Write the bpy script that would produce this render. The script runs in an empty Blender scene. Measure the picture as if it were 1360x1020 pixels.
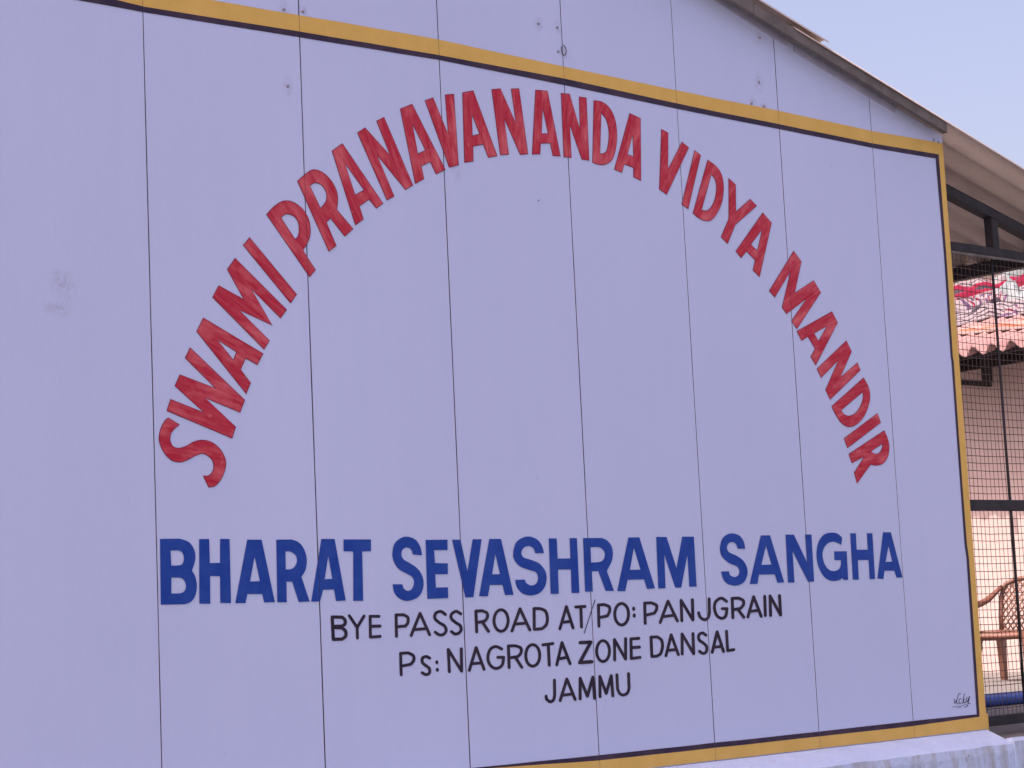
import bpy, bmesh, math, random
from mathutils import Vector, Matrix, noise
from mathutils.geometry import tessellate_polygon

# ------------------------------------------------------------------ camera, sky, sun, exposure
scene = bpy.context.scene
CAM = Vector((-7.87883, -5.87439, 0.60095))
R = Vector((0.76545089, -0.64175226, -0.04731767))
U = Vector((-0.04292548, -0.12429119, 0.99131685))
F = Vector((0.64206100, 0.75677324, 0.12268632))
FPX = 2600.0                                   # focal length in photo pixels (photo 1360 x 1020)
cd = bpy.data.cameras.new('camera'); cam = bpy.data.objects.new('camera', cd)
scene.collection.objects.link(cam); scene.camera = cam
cam.matrix_world = Matrix(((R.x, U.x, -F.x, CAM.x), (R.y, U.y, -F.y, CAM.y), (R.z, U.z, -F.z, CAM.z), (0, 0, 0, 1)))
cd.sensor_width = 36.0; cd.sensor_fit = 'HORIZONTAL'; cd.lens = FPX / 1360 * 36; cd.clip_end = 5000

SUN_EL, SUN_AZ = math.radians(55), math.radians(10)      # azimuth: turned from -X towards +Y
S = Vector((-math.cos(SUN_AZ) * math.cos(SUN_EL), math.sin(SUN_AZ) * math.cos(SUN_EL), math.sin(SUN_EL)))
world = bpy.data.worlds.new('World'); scene.world = world; world.use_nodes = True
nt = world.node_tree; nt.nodes.clear()
sky = nt.nodes.new('ShaderNodeTexSky'); sky.sky_type = 'NISHITA'; sky.sun_disc = False
sky.sun_elevation = SUN_EL; sky.sun_rotation = math.atan2(S.x, S.y)
sky.air_density = 1.0; sky.dust_density = 6.0; sky.ozone_density = 3.0
tint = nt.nodes.new('ShaderNodeMix'); tint.data_type = 'RGBA'; tint.blend_type = 'MULTIPLY'
tint.inputs[0].default_value = 1.0; tint.inputs[7].default_value = (1.30, 1.0, 0.94, 1)
bg = nt.nodes.new('ShaderNodeBackground'); bg.inputs['Strength'].default_value = 0.15
wo = nt.nodes.new('ShaderNodeOutputWorld')
nt.links.new(sky.outputs[0], tint.inputs[6]); nt.links.new(tint.outputs[2], bg.inputs['Color']); nt.links.new(bg.outputs[0], wo.inputs[0])
sl = bpy.data.lights.new('sun', 'SUN'); sl.energy = 2.7; sl.angle = math.radians(0.6); sl.color = (1.0, 0.93, 0.84)
so = bpy.data.objects.new('sun', sl); scene.collection.objects.link(so)
so.rotation_euler = S.to_track_quat('Z', 'Y').to_euler()
scene.render.engine = 'CYCLES'
vs = scene.view_settings
vs.view_transform = 'Standard'; vs.look = 'None'; vs.gamma = 1.0; vs.use_curve_mapping = False; vs.exposure = 1.0

# ------------------------------------------------------------------ helpers
rnd = random.Random(7)
COL = scene.collection

def ray(px, py): return F + R * ((px - 680) / FPX) - U * ((py - 510) / FPX)
def hit(px, py, axis, d):
    v = ray(px, py); return CAM + v * ((d - CAM[axis]) / v[axis])
def on_wall(px, py, y=0.0): return hit(px, py, 1, y)

def link(name, me, mats, parent=None):
    o = bpy.data.objects.new(name, me); COL.objects.link(o)
    if mats is not None:
        for m in (mats if isinstance(mats, (list, tuple)) else [mats]): me.materials.append(m)
    if parent is not None:
        o.parent = parent
        o.matrix_parent_inverse = world_of(parent).inverted()
    return o
def world_of(o):
    m = Matrix.Translation(o.location) @ o.rotation_euler.to_matrix().to_4x4()
    return world_of(o.parent) @ o.matrix_parent_inverse @ m if o.parent else m
def empty(name, loc, label, cat, group=None):
    o = bpy.data.objects.new(name, None); COL.objects.link(o); o.location = loc; o.empty_display_size = 0.2
    o['label'] = label; o['category'] = cat
    if group: o['group'] = group
    return o
def mesh(verts, faces, name='m', smooth=False):
    me = bpy.data.meshes.new(name); me.from_pydata([tuple(v) for v in verts], [], faces); me.update()
    if smooth:
        for p in me.polygons: p.use_smooth = True
    return me
def from_bm(bm, name='m', smooth=False):
    me = bpy.data.meshes.new(name); bm.to_mesh(me); bm.free()
    if smooth:
        for p in me.polygons: p.use_smooth = True
    return me
def bm_box(bm, lo, hi, bevel=0.0, mat=0):
    g = bmesh.ops.create_cube(bm, size=1.0)
    vs_ = g['verts']
    for v in vs_: v.co = Vector([(lo[i] + hi[i]) / 2 + v.co[i] * (hi[i] - lo[i]) for i in range(3)])
    fs = set(f for v in vs_ for f in v.link_faces)
    for f in fs: f.material_index = mat
    if bevel > 0:
        es = list(set(e for v in vs_ for e in v.link_edges))
        bmesh.ops.bevel(bm, geom=es, offset=bevel, segments=1, affect='EDGES', profile=0.5)
def box(name, lo, hi, mat, parent=None, bevel=0.0):
    bm = bmesh.new(); bm_box(bm, lo, hi, bevel); return link(name, from_bm(bm), mat, parent)
def bar(bm, a, b, w, h, up=Vector((0, 0, 1)), bevel=0.0):
    a, b = Vector(a), Vector(b); d = (b - a); L = d.length; d.normalize()
    s = d.cross(up)
    if s.length < 1e-4: s = d.cross(Vector((0, 1, 0)))
    s.normalize(); u = s.cross(d)
    g = bmesh.ops.create_cube(bm, size=1.0)['verts']
    for v in g:
        c = v.co.copy(); v.co = (a + b) / 2 + d * (c.x * L) + s * (c.y * w) + u * (c.z * h)
    if bevel:
        bmesh.ops.bevel(bm, geom=list(set(e for v in g for e in v.link_edges)), offset=bevel, segments=1, affect='EDGES', profile=0.5)
def bar_obj(name, a, b, w, h, mat, parent, bevel=0.0):
    bm = bmesh.new(); bar(bm, a, b, w, h, bevel=bevel); return link(name, from_bm(bm), mat, parent)
def tube(pts, radii, n=8, squash=1.0):
    """swept tube, capped; radii per point"""
    V, Fc = [], []
    pts = [Vector(p) for p in pts]
    for i, p in enumerate(pts):
        d = (pts[min(i + 1, len(pts) - 1)] - pts[max(i - 1, 0)]).normalized()
        s = d.cross(Vector((0, 0, 1)))
        if s.length < 0.05: s = d.cross(Vector((0, 1, 0)))
        s.normalize(); u = s.cross(d)
        r = radii[i] if isinstance(radii, (list, tuple)) else radii
        for k in range(n):
            a = 2 * math.pi * k / n
            V.append(p + s * (math.cos(a) * r) + u * (math.sin(a) * r * squash))
    for i in range(len(pts) - 1):
        for k in range(n):
            Fc.append((i * n + k, i * n + (k + 1) % n, (i + 1) * n + (k + 1) % n, (i + 1) * n + k))
    Fc.append(tuple(range(n - 1, -1, -1))); Fc.append(tuple(range((len(pts) - 1) * n, len(pts) * n)))
    return V, Fc

# ------------------------------------------------------------------ materials
def new_mat(name, rough=0.7, spec=0.3):
    m = bpy.data.materials.new(name); m.use_nodes = True
    b = m.node_tree.nodes['Principled BSDF']; b.inputs['Roughness'].default_value = rough
    b.inputs['Specular IOR Level'].default_value = spec
    return m, m.node_tree, b
def N(t, kind, **kw):
    n = t.nodes.new(kind)
    for k, v in kw.items(): setattr(n, k, v)
    return n
def mixc(t, fac, a, b, blend='MIX'):
    n = N(t, 'ShaderNodeMix', data_type='RGBA', blend_type=blend)
    for s, v in ((0, fac), (6, a), (7, b)):
        if isinstance(v, (int, float)): n.inputs[s].default_value = v
        elif isinstance(v, tuple): n.inputs[s].default_value = (*v, 1)
        else: t.links.new(v, n.inputs[s])
    return n.outputs[2]
def coords(t, scale=(1, 1, 1), kind='Object', rot=(0, 0, 0)):
    c = N(t, 'ShaderNodeTexCoord'); mp = N(t, 'ShaderNodeMapping'); mp.inputs['Scale'].default_value = scale
    mp.inputs['Rotation'].default_value = rot
    t.links.new(c.outputs[kind], mp.inputs[0]); return mp.outputs[0]
def noise_n(t, vec, scale, detail=4, rough=0.6, lo=0.35, hi=0.65):
    n = N(t, 'ShaderNodeTexNoise'); n.inputs['Scale'].default_value = scale; n.inputs['Detail'].default_value = detail
    n.inputs['Roughness'].default_value = rough; t.links.new(vec, n.inputs['Vector'])
    r = N(t, 'ShaderNodeMapRange'); r.inputs[1].default_value = lo; r.inputs[2].default_value = hi
    t.links.new(n.outputs[0], r.inputs[0]); return r.outputs[0]
def mult(t, a, b):
    n = N(t, 'ShaderNodeMath', operation='MULTIPLY')
    for i, v in enumerate((a, b)):
        if isinstance(v, (int, float)): n.inputs[i].default_value = v
        else: t.links.new(v, n.inputs[i])
    return n.outputs[0]
def bump(t, b, h, strength=0.2, dist=0.01):
    n = N(t, 'ShaderNodeBump'); n.inputs['Strength'].default_value = strength; n.inputs['Distance'].default_value = dist
    t.links.new(h, n.inputs['Height']); t.links.new(n.outputs[0], b.inputs['Normal'])

def plain(name, c, c2=None, scale=6, rough=0.7, spec=0.3, metal=0.0, bumps=0.0):
    m, t, b = new_mat(name, rough, spec); v = coords(t)
    f = noise_n(t, v, scale)
    t.links.new(mixc(t, f, c, c2 or tuple(x * 0.8 for x in c)), b.inputs['Base Color'])
    b.inputs['Metallic'].default_value = metal
    if bumps: bump(t, b, noise_n(t, v, scale * 8), bumps, 0.004)
    return m

WALLC = (0.505, 0.565, 0.81)
def smudge_mask(t, spots):
    """dirt marks of their own shape: (px, py of the mark on the wall, radius in m)"""
    geo = N(t, 'ShaderNodeNewGeometry'); out = None
    for (px, py, rx, rz) in spots:
        p = on_wall(px, py)
        mp = N(t, 'ShaderNodeMapping'); mp.vector_type = 'POINT'
        sub = N(t, 'ShaderNodeVectorMath', operation='SUBTRACT'); sub.inputs[1].default_value = p
        t.links.new(geo.outputs['Position'], sub.inputs[0])
        mp.inputs['Scale'].default_value = (1 / rx, 0, 1 / rz); t.links.new(sub.outputs[0], mp.inputs[0])
        ln = N(t, 'ShaderNodeVectorMath', operation='LENGTH'); t.links.new(mp.outputs[0], ln.inputs[0])
        r = N(t, 'ShaderNodeMapRange'); r.inputs[1].default_value = 1.0; r.inputs[2].default_value = 0.0
        t.links.new(ln.outputs['Value'], r.inputs[0])
        if out is None: out = r.outputs[0]
        else:
            a = N(t, 'ShaderNodeMath', operation='MAXIMUM'); t.links.new(out, a.inputs[0]); t.links.new(r.outputs[0], a.inputs[1]); out = a.outputs[0]
    return out
def wall_paint():
    m, t, b = new_mat('lavender_distemper', 0.75, 0.25)
    geo = N(t, 'ShaderNodeNewGeometry'); pos = geo.outputs['Position']
    def mapped(sc):
        mp = N(t, 'ShaderNodeMapping'); mp.inputs['Scale'].default_value = sc; t.links.new(pos, mp.inputs[0]); return mp.outputs[0]
    big = noise_n(t, mapped((0.7, 1, 0.5)), 1.0, 5, 0.55, 0.3, 0.7)
    streak = noise_n(t, mapped((14, 1, 1.1)), 1.0, 6, 0.65, 0.3, 0.7)
    fine = noise_n(t, mapped((120, 1, 22)), 1.0, 3, 0.6, 0.3, 0.7)
    c = mixc(t, big, tuple(x * 0.93 for x in WALLC), tuple(x * 1.03 for x in WALLC))
    c = mixc(t, mult(t, streak, 0.45), c, (0.455, 0.525, 0.78))
    c = mixc(t, mult(t, fine, 0.30), c, (0.54, 0.60, 0.85))
    oi = N(t, 'ShaderNodeObjectInfo')
    rr = N(t, 'ShaderNodeMapRange'); rr.inputs[3].default_value = 0.0; rr.inputs[4].default_value = 0.3
    t.links.new(oi.outputs['Random'], rr.inputs[0])
    c = mixc(t, rr.outputs[0], c, (0.44, 0.515, 0.775))
    speck = N(t, 'ShaderNodeTexVoronoi'); speck.inputs['Scale'].default_value = 1.0; t.links.new(mapped((9, 0.01, 7)), speck.inputs['Vector'])
    sp = N(t, 'ShaderNodeMapRange'); sp.inputs[1].default_value = 0.045; sp.inputs[2].default_value = 0.02
    t.links.new(speck.outputs['Distance'], sp.inputs[0])
    keep = noise_n(t, mapped((3.1, 1, 2.7)), 1.0, 2, 0.5, 0.56, 0.62)
    c = mixc(t, mult(t, mult(t, sp.outputs[0], keep), 0.55), c, (0.22, 0.20, 0.28))
    sm = smudge_mask(t, [(84, 380, .055, .065), (74, 362, .02, .02), (77, 409, .07, .036), (382, 114, .03, .05), (715, 31, .03, .045), (741, 36, .03, .04),
                         (1008, 109, .045, .06), (999, 137, .035, .05), (1015, 141, .035, .045), (1008, 50, .05, .035), (377, 13, .03, .045),
                         (402, 16, .03, .045), (606, 227, .03, .05)])
    grain = noise_n(t, mapped((40, 1, 34)), 1.0, 5, 0.7, 0.42, 0.62)
    c = mixc(t, mult(t, mult(t, sm, grain), 0.62), c, (0.27, 0.26, 0.36))
    t.links.new(c, b.inputs['Base Color'])
    h = noise_n(t, mapped((60, 1, 9)), 1.0, 5, 0.7, 0.2, 0.8)
    bump(t, b, h, 0.22, 0.002)
    return m
M_WALL = wall_paint()
M_STRIP = plain('painted_cover_strip', (0.36, 0.37, 0.50), (0.42, 0.43, 0.57), 9, 0.85, 0.15)
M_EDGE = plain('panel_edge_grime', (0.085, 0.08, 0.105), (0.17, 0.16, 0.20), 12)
M_BACK = plain('cement_board_back', (0.10, 0.09, 0.10), (0.06, 0.055, 0.06), 5)

def letter_paint(name, thick, thin, lo, hi, stroke=0.6, rough=0.5, brushed=False):
    """brushed enamel: patches where the coat is thin show lighter"""
    m, t, b = new_mat(name, rough, 0.15)
    geo = N(t, 'ShaderNodeNewGeometry'); pos = geo.outputs['Position']
    mp = N(t, 'ShaderNodeMapping'); mp.inputs['Scale'].default_value = (9, 0.01, 9); t.links.new(pos, mp.inputs[0])
    a = noise_n(t, mp.outputs[0], 1.0, 5, 0.65, lo, hi)
    mp2 = N(t, 'ShaderNodeMapping'); mp2.inputs['Scale'].default_value = (95, 0.01, 16); mp2.inputs['Rotation'].default_value = (0, 0.5, 0)
    t.links.new(pos, mp2.inputs[0])
    s = noise_n(t, mp2.outputs[0], 1.0, 5, 0.7, 0.35, 0.7)
    f = N(t, 'ShaderNodeMath', operation='MULTIPLY_ADD'); t.links.new(a, f.inputs[0]); f.inputs[1].default_value = 1 - stroke * 0.5
    t.links.new(mult(t, s, mult(t, a, stroke)), f.inputs[2])
    fac = f.outputs[0]
    if brushed:      # long soft brush marks along the letter's upright (object space), coverage uneven from letter to letter
        oi = N(t, 'ShaderNodeObjectInfo'); tc = N(t, 'ShaderNodeTexCoord')
        off = N(t, 'ShaderNodeVectorMath', operation='ADD'); t.links.new(tc.outputs['Object'], off.inputs[0])
        sc = N(t, 'ShaderNodeVectorMath', operation='SCALE'); sc.inputs[0].default_value = (3.7, 0, 5.3); t.links.new(oi.outputs['Random'], sc.inputs['Scale'])
        t.links.new(sc.outputs[0], off.inputs[1])
        def nz(scale, lo_, hi_, det=4):
            mpb = N(t, 'ShaderNodeMapping'); mpb.inputs['Scale'].default_value = scale; t.links.new(off.outputs[0], mpb.inputs[0])
            return noise_n(t, mpb.outputs[0], 1.0, det, 0.6, lo_, hi_)
        fine_ = nz((85, 0.01, 5), 0.38, 0.72); broad = nz((17, 0.01, 6), 0.46, 0.78, 3); blot = nz((30, 0.01, 26), 0.60, 0.78, 3)
        mx = N(t, 'ShaderNodeMath', operation='MAXIMUM'); t.links.new(mult(t, broad, 0.75), mx.inputs[0]); t.links.new(mult(t, blot, 0.6), mx.inputs[1])
        ad_ = N(t, 'ShaderNodeMath', operation='MULTIPLY_ADD', use_clamp=True); t.links.new(fine_, ad_.inputs[0]); ad_.inputs[1].default_value = 0.30; t.links.new(mx.outputs[0], ad_.inputs[2])
        fac = ad_.outputs[0]
    c = mixc(t, fac, thick, thin)
    t.links.new(c, b.inputs['Base Color'])
    return m
M_RED = letter_paint('red_enamel', (0.40, 0.014, 0.040), (0.68, 0.17, 0.195), 0.44, 0.78, 1.0, 0.5, True)
M_REDLINE = plain('red_outline', (0.17, 0.010, 0.045), (0.30, 0.03, 0.08), 30)
M_BLUE = letter_paint('blue_enamel', (0.012, 0.050, 0.30), (0.028, 0.078, 0.35), 0.40, 0.75, 0.5)
M_BLACK = letter_paint('black_enamel', (0.022, 0.016, 0.034), (0.048, 0.036, 0.055), 0.40, 0.75, 0.5)
M_YELLOW = letter_paint('ochre_enamel', (0.61, 0.395, 0.105), (0.68, 0.445, 0.13), 0.40, 0.75, 0.5, 0.6)
M_DARK = letter_paint('dark_border_enamel', (0.034, 0.024, 0.052), (0.07, 0.045, 0.07), 0.40, 0.75, 0.5)
M_SCREW = plain('painted_screw', (0.42, 0.45, 0.62), (0.20, 0.18, 0.2), 60, 0.5)

def asbestos(name, c, c2, c3):
    m, t, b = new_mat(name, 0.9, 0.15); v = coords(t, (1, 1, 1))
    f = noise_n(t, v, 1.6, 6, 0.65, 0.3, 0.7); col = mixc(t, f, c, c2)
    g = noise_n(t, coords(t, (3, 16, 3)), 1.0, 5, 0.65, 0.45, 0.75); col = mixc(t, mult(t, g, 0.55), col, c3)
    sp = noise_n(t, v, 70, 3, 0.6, 0.35, 0.65); col = mixc(t, mult(t, sp, 0.25), col, c3)
    t.links.new(col, b.inputs['Base Color']); bump(t, b, noise_n(t, v, 90, 4, 0.6), 0.25, 0.002); return m
M_SHEET = asbestos('cement_sheet', (0.60, 0.49, 0.45), (0.66, 0.55, 0.50), (0.42, 0.34, 0.31))
M_BARGE = plain('weathered_barge', (0.115, 0.105, 0.105), (0.17, 0.155, 0.15), 9, 0.9, 0.1, bumps=0.3)
M_PINKROOF = asbestos('pink_sheet', (0.33, 0.20, 0.20), (0.39, 0.25, 0.245), (0.26, 0.15, 0.15))
M_STEEL = plain('dark_painted_steel', (0.020, 0.019, 0.026), (0.036, 0.031, 0.036), 14, 0.6, 0.25, bumps=0.1)
M_WIRE = plain('mesh_wire', (0.055, 0.045, 0.05), (0.11, 0.075, 0.065), 30, 0.6, 0.35)
M_CREAM = plain('cream_house_wall', (0.47, 0.37, 0.355), (0.52, 0.42, 0.40), 1.3, 0.9, 0.15, bumps=0.15)
M_UPPER = plain('brown_grey_wall', (0.13, 0.105, 0.10), (0.17, 0.135, 0.13), 2.2, 0.9, 0.1, bumps=0.2)
M_PLASTIC = plain('brown_plastic', (0.19, 0.083, 0.056), (0.15, 0.066, 0.046), 9, 0.42, 0.45)
M_TARP = plain('blue_tarpaulin', (0.030, 0.075, 0.30), (0.045, 0.10, 0.36), 7, 0.55, 0.3, bumps=0.3)

def plinth_mat():
    m, t, b = new_mat('whitewashed_cement', 0.9, 0.15); v = coords(t)
    geo = N(t, 'ShaderNodeNewGeometry')
    base = mixc(t, noise_n(t, v, 5, 6, 0.65, 0.3, 0.7), (0.46, 0.56, 0.79), (0.54, 0.64, 0.86))
    st = noise_n(t, coords(t, (16, 16, 3.2)), 1.0, 6, 0.7, 0.44, 0.66)
    sep = N(t, 'ShaderNodeSeparateXYZ'); t.links.new(geo.outputs['Normal'], sep.inputs[0])
    face = N(t, 'ShaderNodeMapRange'); face.inputs[1].default_value = 0.75; face.inputs[2].default_value = 0.4; face.inputs[3].default_value = 0.10
    t.links.new(sep.outputs['Z'], face.inputs[0])        # whitewash has run off the upright face, not off the sloping top
    c = mixc(t, mult(t, mult(t, st, face.outputs[0]), 0.85), base, (0.33, 0.34, 0.36))
    bl = noise_n(t, v, 11, 5, 0.75, 0.60, 0.68); c = mixc(t, mult(t, mult(t, bl, face.outputs[0]), 0.85), c, (0.17, 0.16, 0.17))
    t.links.new(c, b.inputs['Base Color']); bump(t, b, noise_n(t, v, 24, 6, 0.7), 0.5, 0.006); return m
M_PLINTH = plinth_mat()
def floor_mat():
    m, t, b = new_mat('cement_floor', 0.85, 0.2); v = coords(t)
    c = mixc(t, noise_n(t, v, 1.4, 6, 0.6, 0.3, 0.7), (0.17, 0.158, 0.152), (0.215, 0.20, 0.195))
    c = mixc(t, mult(t, noise_n(t, v, 12, 5, 0.7, 0.5, 0.7), 0.5), c, (0.125, 0.115, 0.113))
    t.links.new(c, b.inputs['Base Color']); bump(t, b, noise_n(t, v, 30, 5, 0.7), 0.3, 0.004); return m
M_FLOOR = floor_mat()
M_GROUND = plain('worn_tarmac', (0.16, 0.16, 0.165), (0.20, 0.20, 0.20), 0.6, 0.95, 0.1, bumps=0.3)
M_PLASTER = plain('whitewashed_side_wall', (0.58, 0.56, 0.60), (0.66, 0.64, 0.67), 1.5, 0.9, 0.1)

# ------------------------------------------------------------------ ground and floors
GZ = -0.9
g = link('ground', mesh([(-900, -900, GZ), (900, -900, GZ), (900, 900, GZ), (-900, 900, GZ)], [(0, 1, 2, 3)]), M_GROUND); g['kind'] = 'structure'
FZ = -0.045
bm = bmesh.new(); bm_box(bm, (0.012, -0.135, GZ - 0.05), (11, 16, FZ), 0.012)
fl = link('courtyard_floor', from_bm(bm), M_FLOOR); fl['kind'] = 'structure'

# ------------------------------------------------------------------ the hall with its painted gable wall
hall = empty('school_hall', (-4.6, 3.0, GZ), 'lavender white panelled hall with school name painted on its gable wall', 'building')
SL = 0.275; RIDGE = -4.62; XL = 2 * RIDGE
def top_z(x, base): return base - SL * (x if x > RIDGE else 2 * RIDGE - x)
W = 0.66; SEAM7 = -0.5521
seams = [SEAM7 - W * k for k in range(13)]                 # x of the joints, right to left
# backing wall
bk = [(XL + 0.01, .05, -.02), (-0.004, .05, -.02), (-0.004, .05, top_z(0, 2.925)), (RIDGE, .05, top_z(RIDGE, 2.925)), (XL + 0.01, .05, top_z(0, 2.925))]
bk += [(x, .075, z) for x, y, z in bk]
gable = link('gable_wall', mesh(bk, [(0, 1, 2, 3, 4), (9, 8, 7, 6, 5)] + [(i, (i + 5), (i + 1) % 5 + 5, (i + 1) % 5) for i in range(5)]), M_BACK, hall)
# joint width wanders along its height
def half_gap(k, z):
    n = noise.noise(Vector((k * 7.3, z * 0.9, 1.7))) + 0.5 * noise.noise(Vector((k * 3.1, z * 5.0, 9.2)))
    basew = [0.0012, 0.0008, 0.0009, 0.0010, 0.0009, 0.0013, 0.0014, 0.0010][k % 8]
    return max(0.00025, basew + 0.0009 * n)
def wander(k, z): return 0.0025 * noise.noise(Vector((k * 5.7, z * 0.5, 4.4)))
edges = [0.0] + seams + [XL]
NZ = 26
for i in range(len(edges) - 1):
    xr, xl = edges[i], edges[i + 1]
    zr_, zl_ = top_z(xr, 2.934), top_z(xl, 2.934)
    right = [(xr + ((wander(i, z) - half_gap(i, z)) if i else 0), z) for z in [k / NZ * zr_ for k in range(NZ + 1)]]
    left = [(xl + ((wander(i + 1, z) + half_gap(i + 1, z)) if i < len(edges) - 2 else 0), z) for z in [k / NZ * zl_ for k in range(NZ + 1)]]
    loop = right + ([(RIDGE, top_z(RIDGE, 2.934))] if xl < RIDGE < xr else []) + left[::-1]
    y0 = rnd.random() * 0.0007
    n = len(loop); bev = 0.0012
    # front rim slightly rounded: inner front loop, then rim set back
    cx = (xl + xr) / 2
    V = [(x + (bev if x < cx else -bev), y0, z) for x, z in loop] + [(x, y0 + bev, z) for x, z in loop] + [(x, 0.05, z) for x, z in loop]
    tri = tessellate_polygon([[Vector((x, z, 0)) for x, y, z in V[:n]]])
    Fc = []
    for a, b_, c in tri:
        nn = (Vector(V[b_]) - Vector(V[a])).cross(Vector(V[c]) - Vector(V[a]))
        Fc.append((a, b_, c) if nn.y < 0 else (a, c, b_))
    nf = len(Fc)
    for k in range(n):
        k2 = (k + 1) % n
        Fc += [(k, n + k, n + k2, k2), (n + k, 2 * n + k, 2 * n + k2, n + k2)]
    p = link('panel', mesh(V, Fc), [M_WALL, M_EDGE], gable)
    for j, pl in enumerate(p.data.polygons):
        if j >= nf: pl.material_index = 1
    bm = bmesh.new(); bm.from_mesh(p.data); bmesh.ops.recalc_face_normals(bm, faces=bm.faces); bm.to_mesh(p.data); bm.free()

# ---- flat painted shapes on the wall: pixel outlines laid on the wall plane, cut at the joints
def spline(pts):
    """pts: (x, y, smooth). Runs of smooth points become Catmull-Rom curves"""
    n = len(pts); out = []
    for i in range(n):
        p1, p2 = pts[i], pts[(i + 1) % n]
        out.append((p1[0], p1[1]))
        if p1[2] or p2[2]:
            p0 = pts[i - 1] if p1[2] else p1
            p3 = pts[(i + 2) % n] if p2[2] else p2
            for s in range(1, 5):
                u = s / 5
                f = lambda a, b, c, d: 0.5 * (2 * b + (c - a) * u + (2 * a - 5 * b + 4 * c - d) * u * u + (3 * b - a - 3 * c + d) * u ** 3)
                out.append((f(p0[0], p1[0], p2[0], p3[0]), f(p0[1], p1[1], p2[1], p3[1])))
    return out
def parse(s): 
    r = []
    for w in s.split():
        sm = w.endswith('~'); a, b = w.rstrip('~').split(','); r.append((float(a), float(b), sm))
    return r
def area2(l): return sum(l[i - 1][0] * l[i][1] - l[i][0] * l[i - 1][1] for i in range(len(l)))
def grow(loop, d):
    """offset a closed loop outwards by d (negative = inwards), mitred"""
    if area2(loop) < 0: loop = loop[::-1]
    n = len(loop); out = []
    for i in range(n):
        a, b, c = Vector(loop[i - 1]), Vector(loop[i]), Vector(loop[(i + 1) % n])
        e1, e2 = b - a, c - b
        if e1.length < 1e-9 or e2.length < 1e-9: out.append(tuple(b)); continue
        n1 = Vector((e1.y, -e1.x)).normalized(); n2 = Vector((e2.y, -e2.x)).normalized()
        m = n1 + n2
        if m.length < 1e-3: out.append(tuple(b)); continue
        m.normalize(); k = min(1 / max(0.35, m.dot(n1)), 2.2)
        out.append(tuple(b + m * d * k))
    return out
def fill_into(bm, loops, y, mat):
    """loops in wall metres (x, z); first outer, others holes"""
    o = loops[0] if area2(loops[0]) > 0 else loops[0][::-1]
    hs = [h if area2(h) < 0 else h[::-1] for h in loops[1:]]
    ls = [[Vector((x, z, 0)) for x, z in l] for l in [o] + hs]
    flat = [p for l in ls for p in l]
    vs_ = [bm.verts.new((p.x, y, p.y)) for p in flat]
    for a, b, c in tessellate_polygon(ls):
        pa, pb, pc = flat[a], flat[b], flat[c]
        cr = (pb - pa).cross(pc - pa).z
        if abs(cr) < 1e-12: continue
        try: f = bm.faces.new((vs_[a], vs_[b], vs_[c]) if cr > 0 else (vs_[a], vs_[c], vs_[b]))
        except ValueError: continue
        f.material_index = mat
def cut_seams(bm, g=0.0008):
    xs = [v.co.x for v in bm.verts]
    if not xs: return
    lo, hi = min(xs), max(xs)
    for k, sx in enumerate(seams):
        if lo < sx < hi:
            zc = sum(v.co.z for v in bm.verts) / len(bm.verts); c = sx + wander(k + 1, zc)
            for q in (c - g, c + g):
                bmesh.ops.bisect_plane(bm, geom=bm.verts[:] + bm.edges[:] + bm.faces[:], plane_co=(q, 0, 0), plane_no=(1, 0, 0), dist=1e-6)
            dl = [f for f in bm.faces if abs(f.calc_center_median().x - c) < g * 0.98]
            bmesh.ops.delete(bm, geom=dl, context='FACES')
def to_wall(loop): return [(p.x, p.z) for p in (on_wall(x, y) for x, y in loop)]
def finish(bm, name, mats, label=None):
    cut_seams(bm); o = link(name, from_bm(bm), mats, gable)
    if label: o['label'] = label
    return o
REG = {'A': (200, 500), 'B': (220, 360), 'C': (270, 260), 'D': (380, 180), 'E': (480, 110), 'F': (600, 90), 'G': (700, 100), 'H': (860, 160),
       'I': (930, 220), 'J': (1000, 310), 'K': (1040, 410), 'L': (1080, 500)}
RS = 6.375
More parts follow.
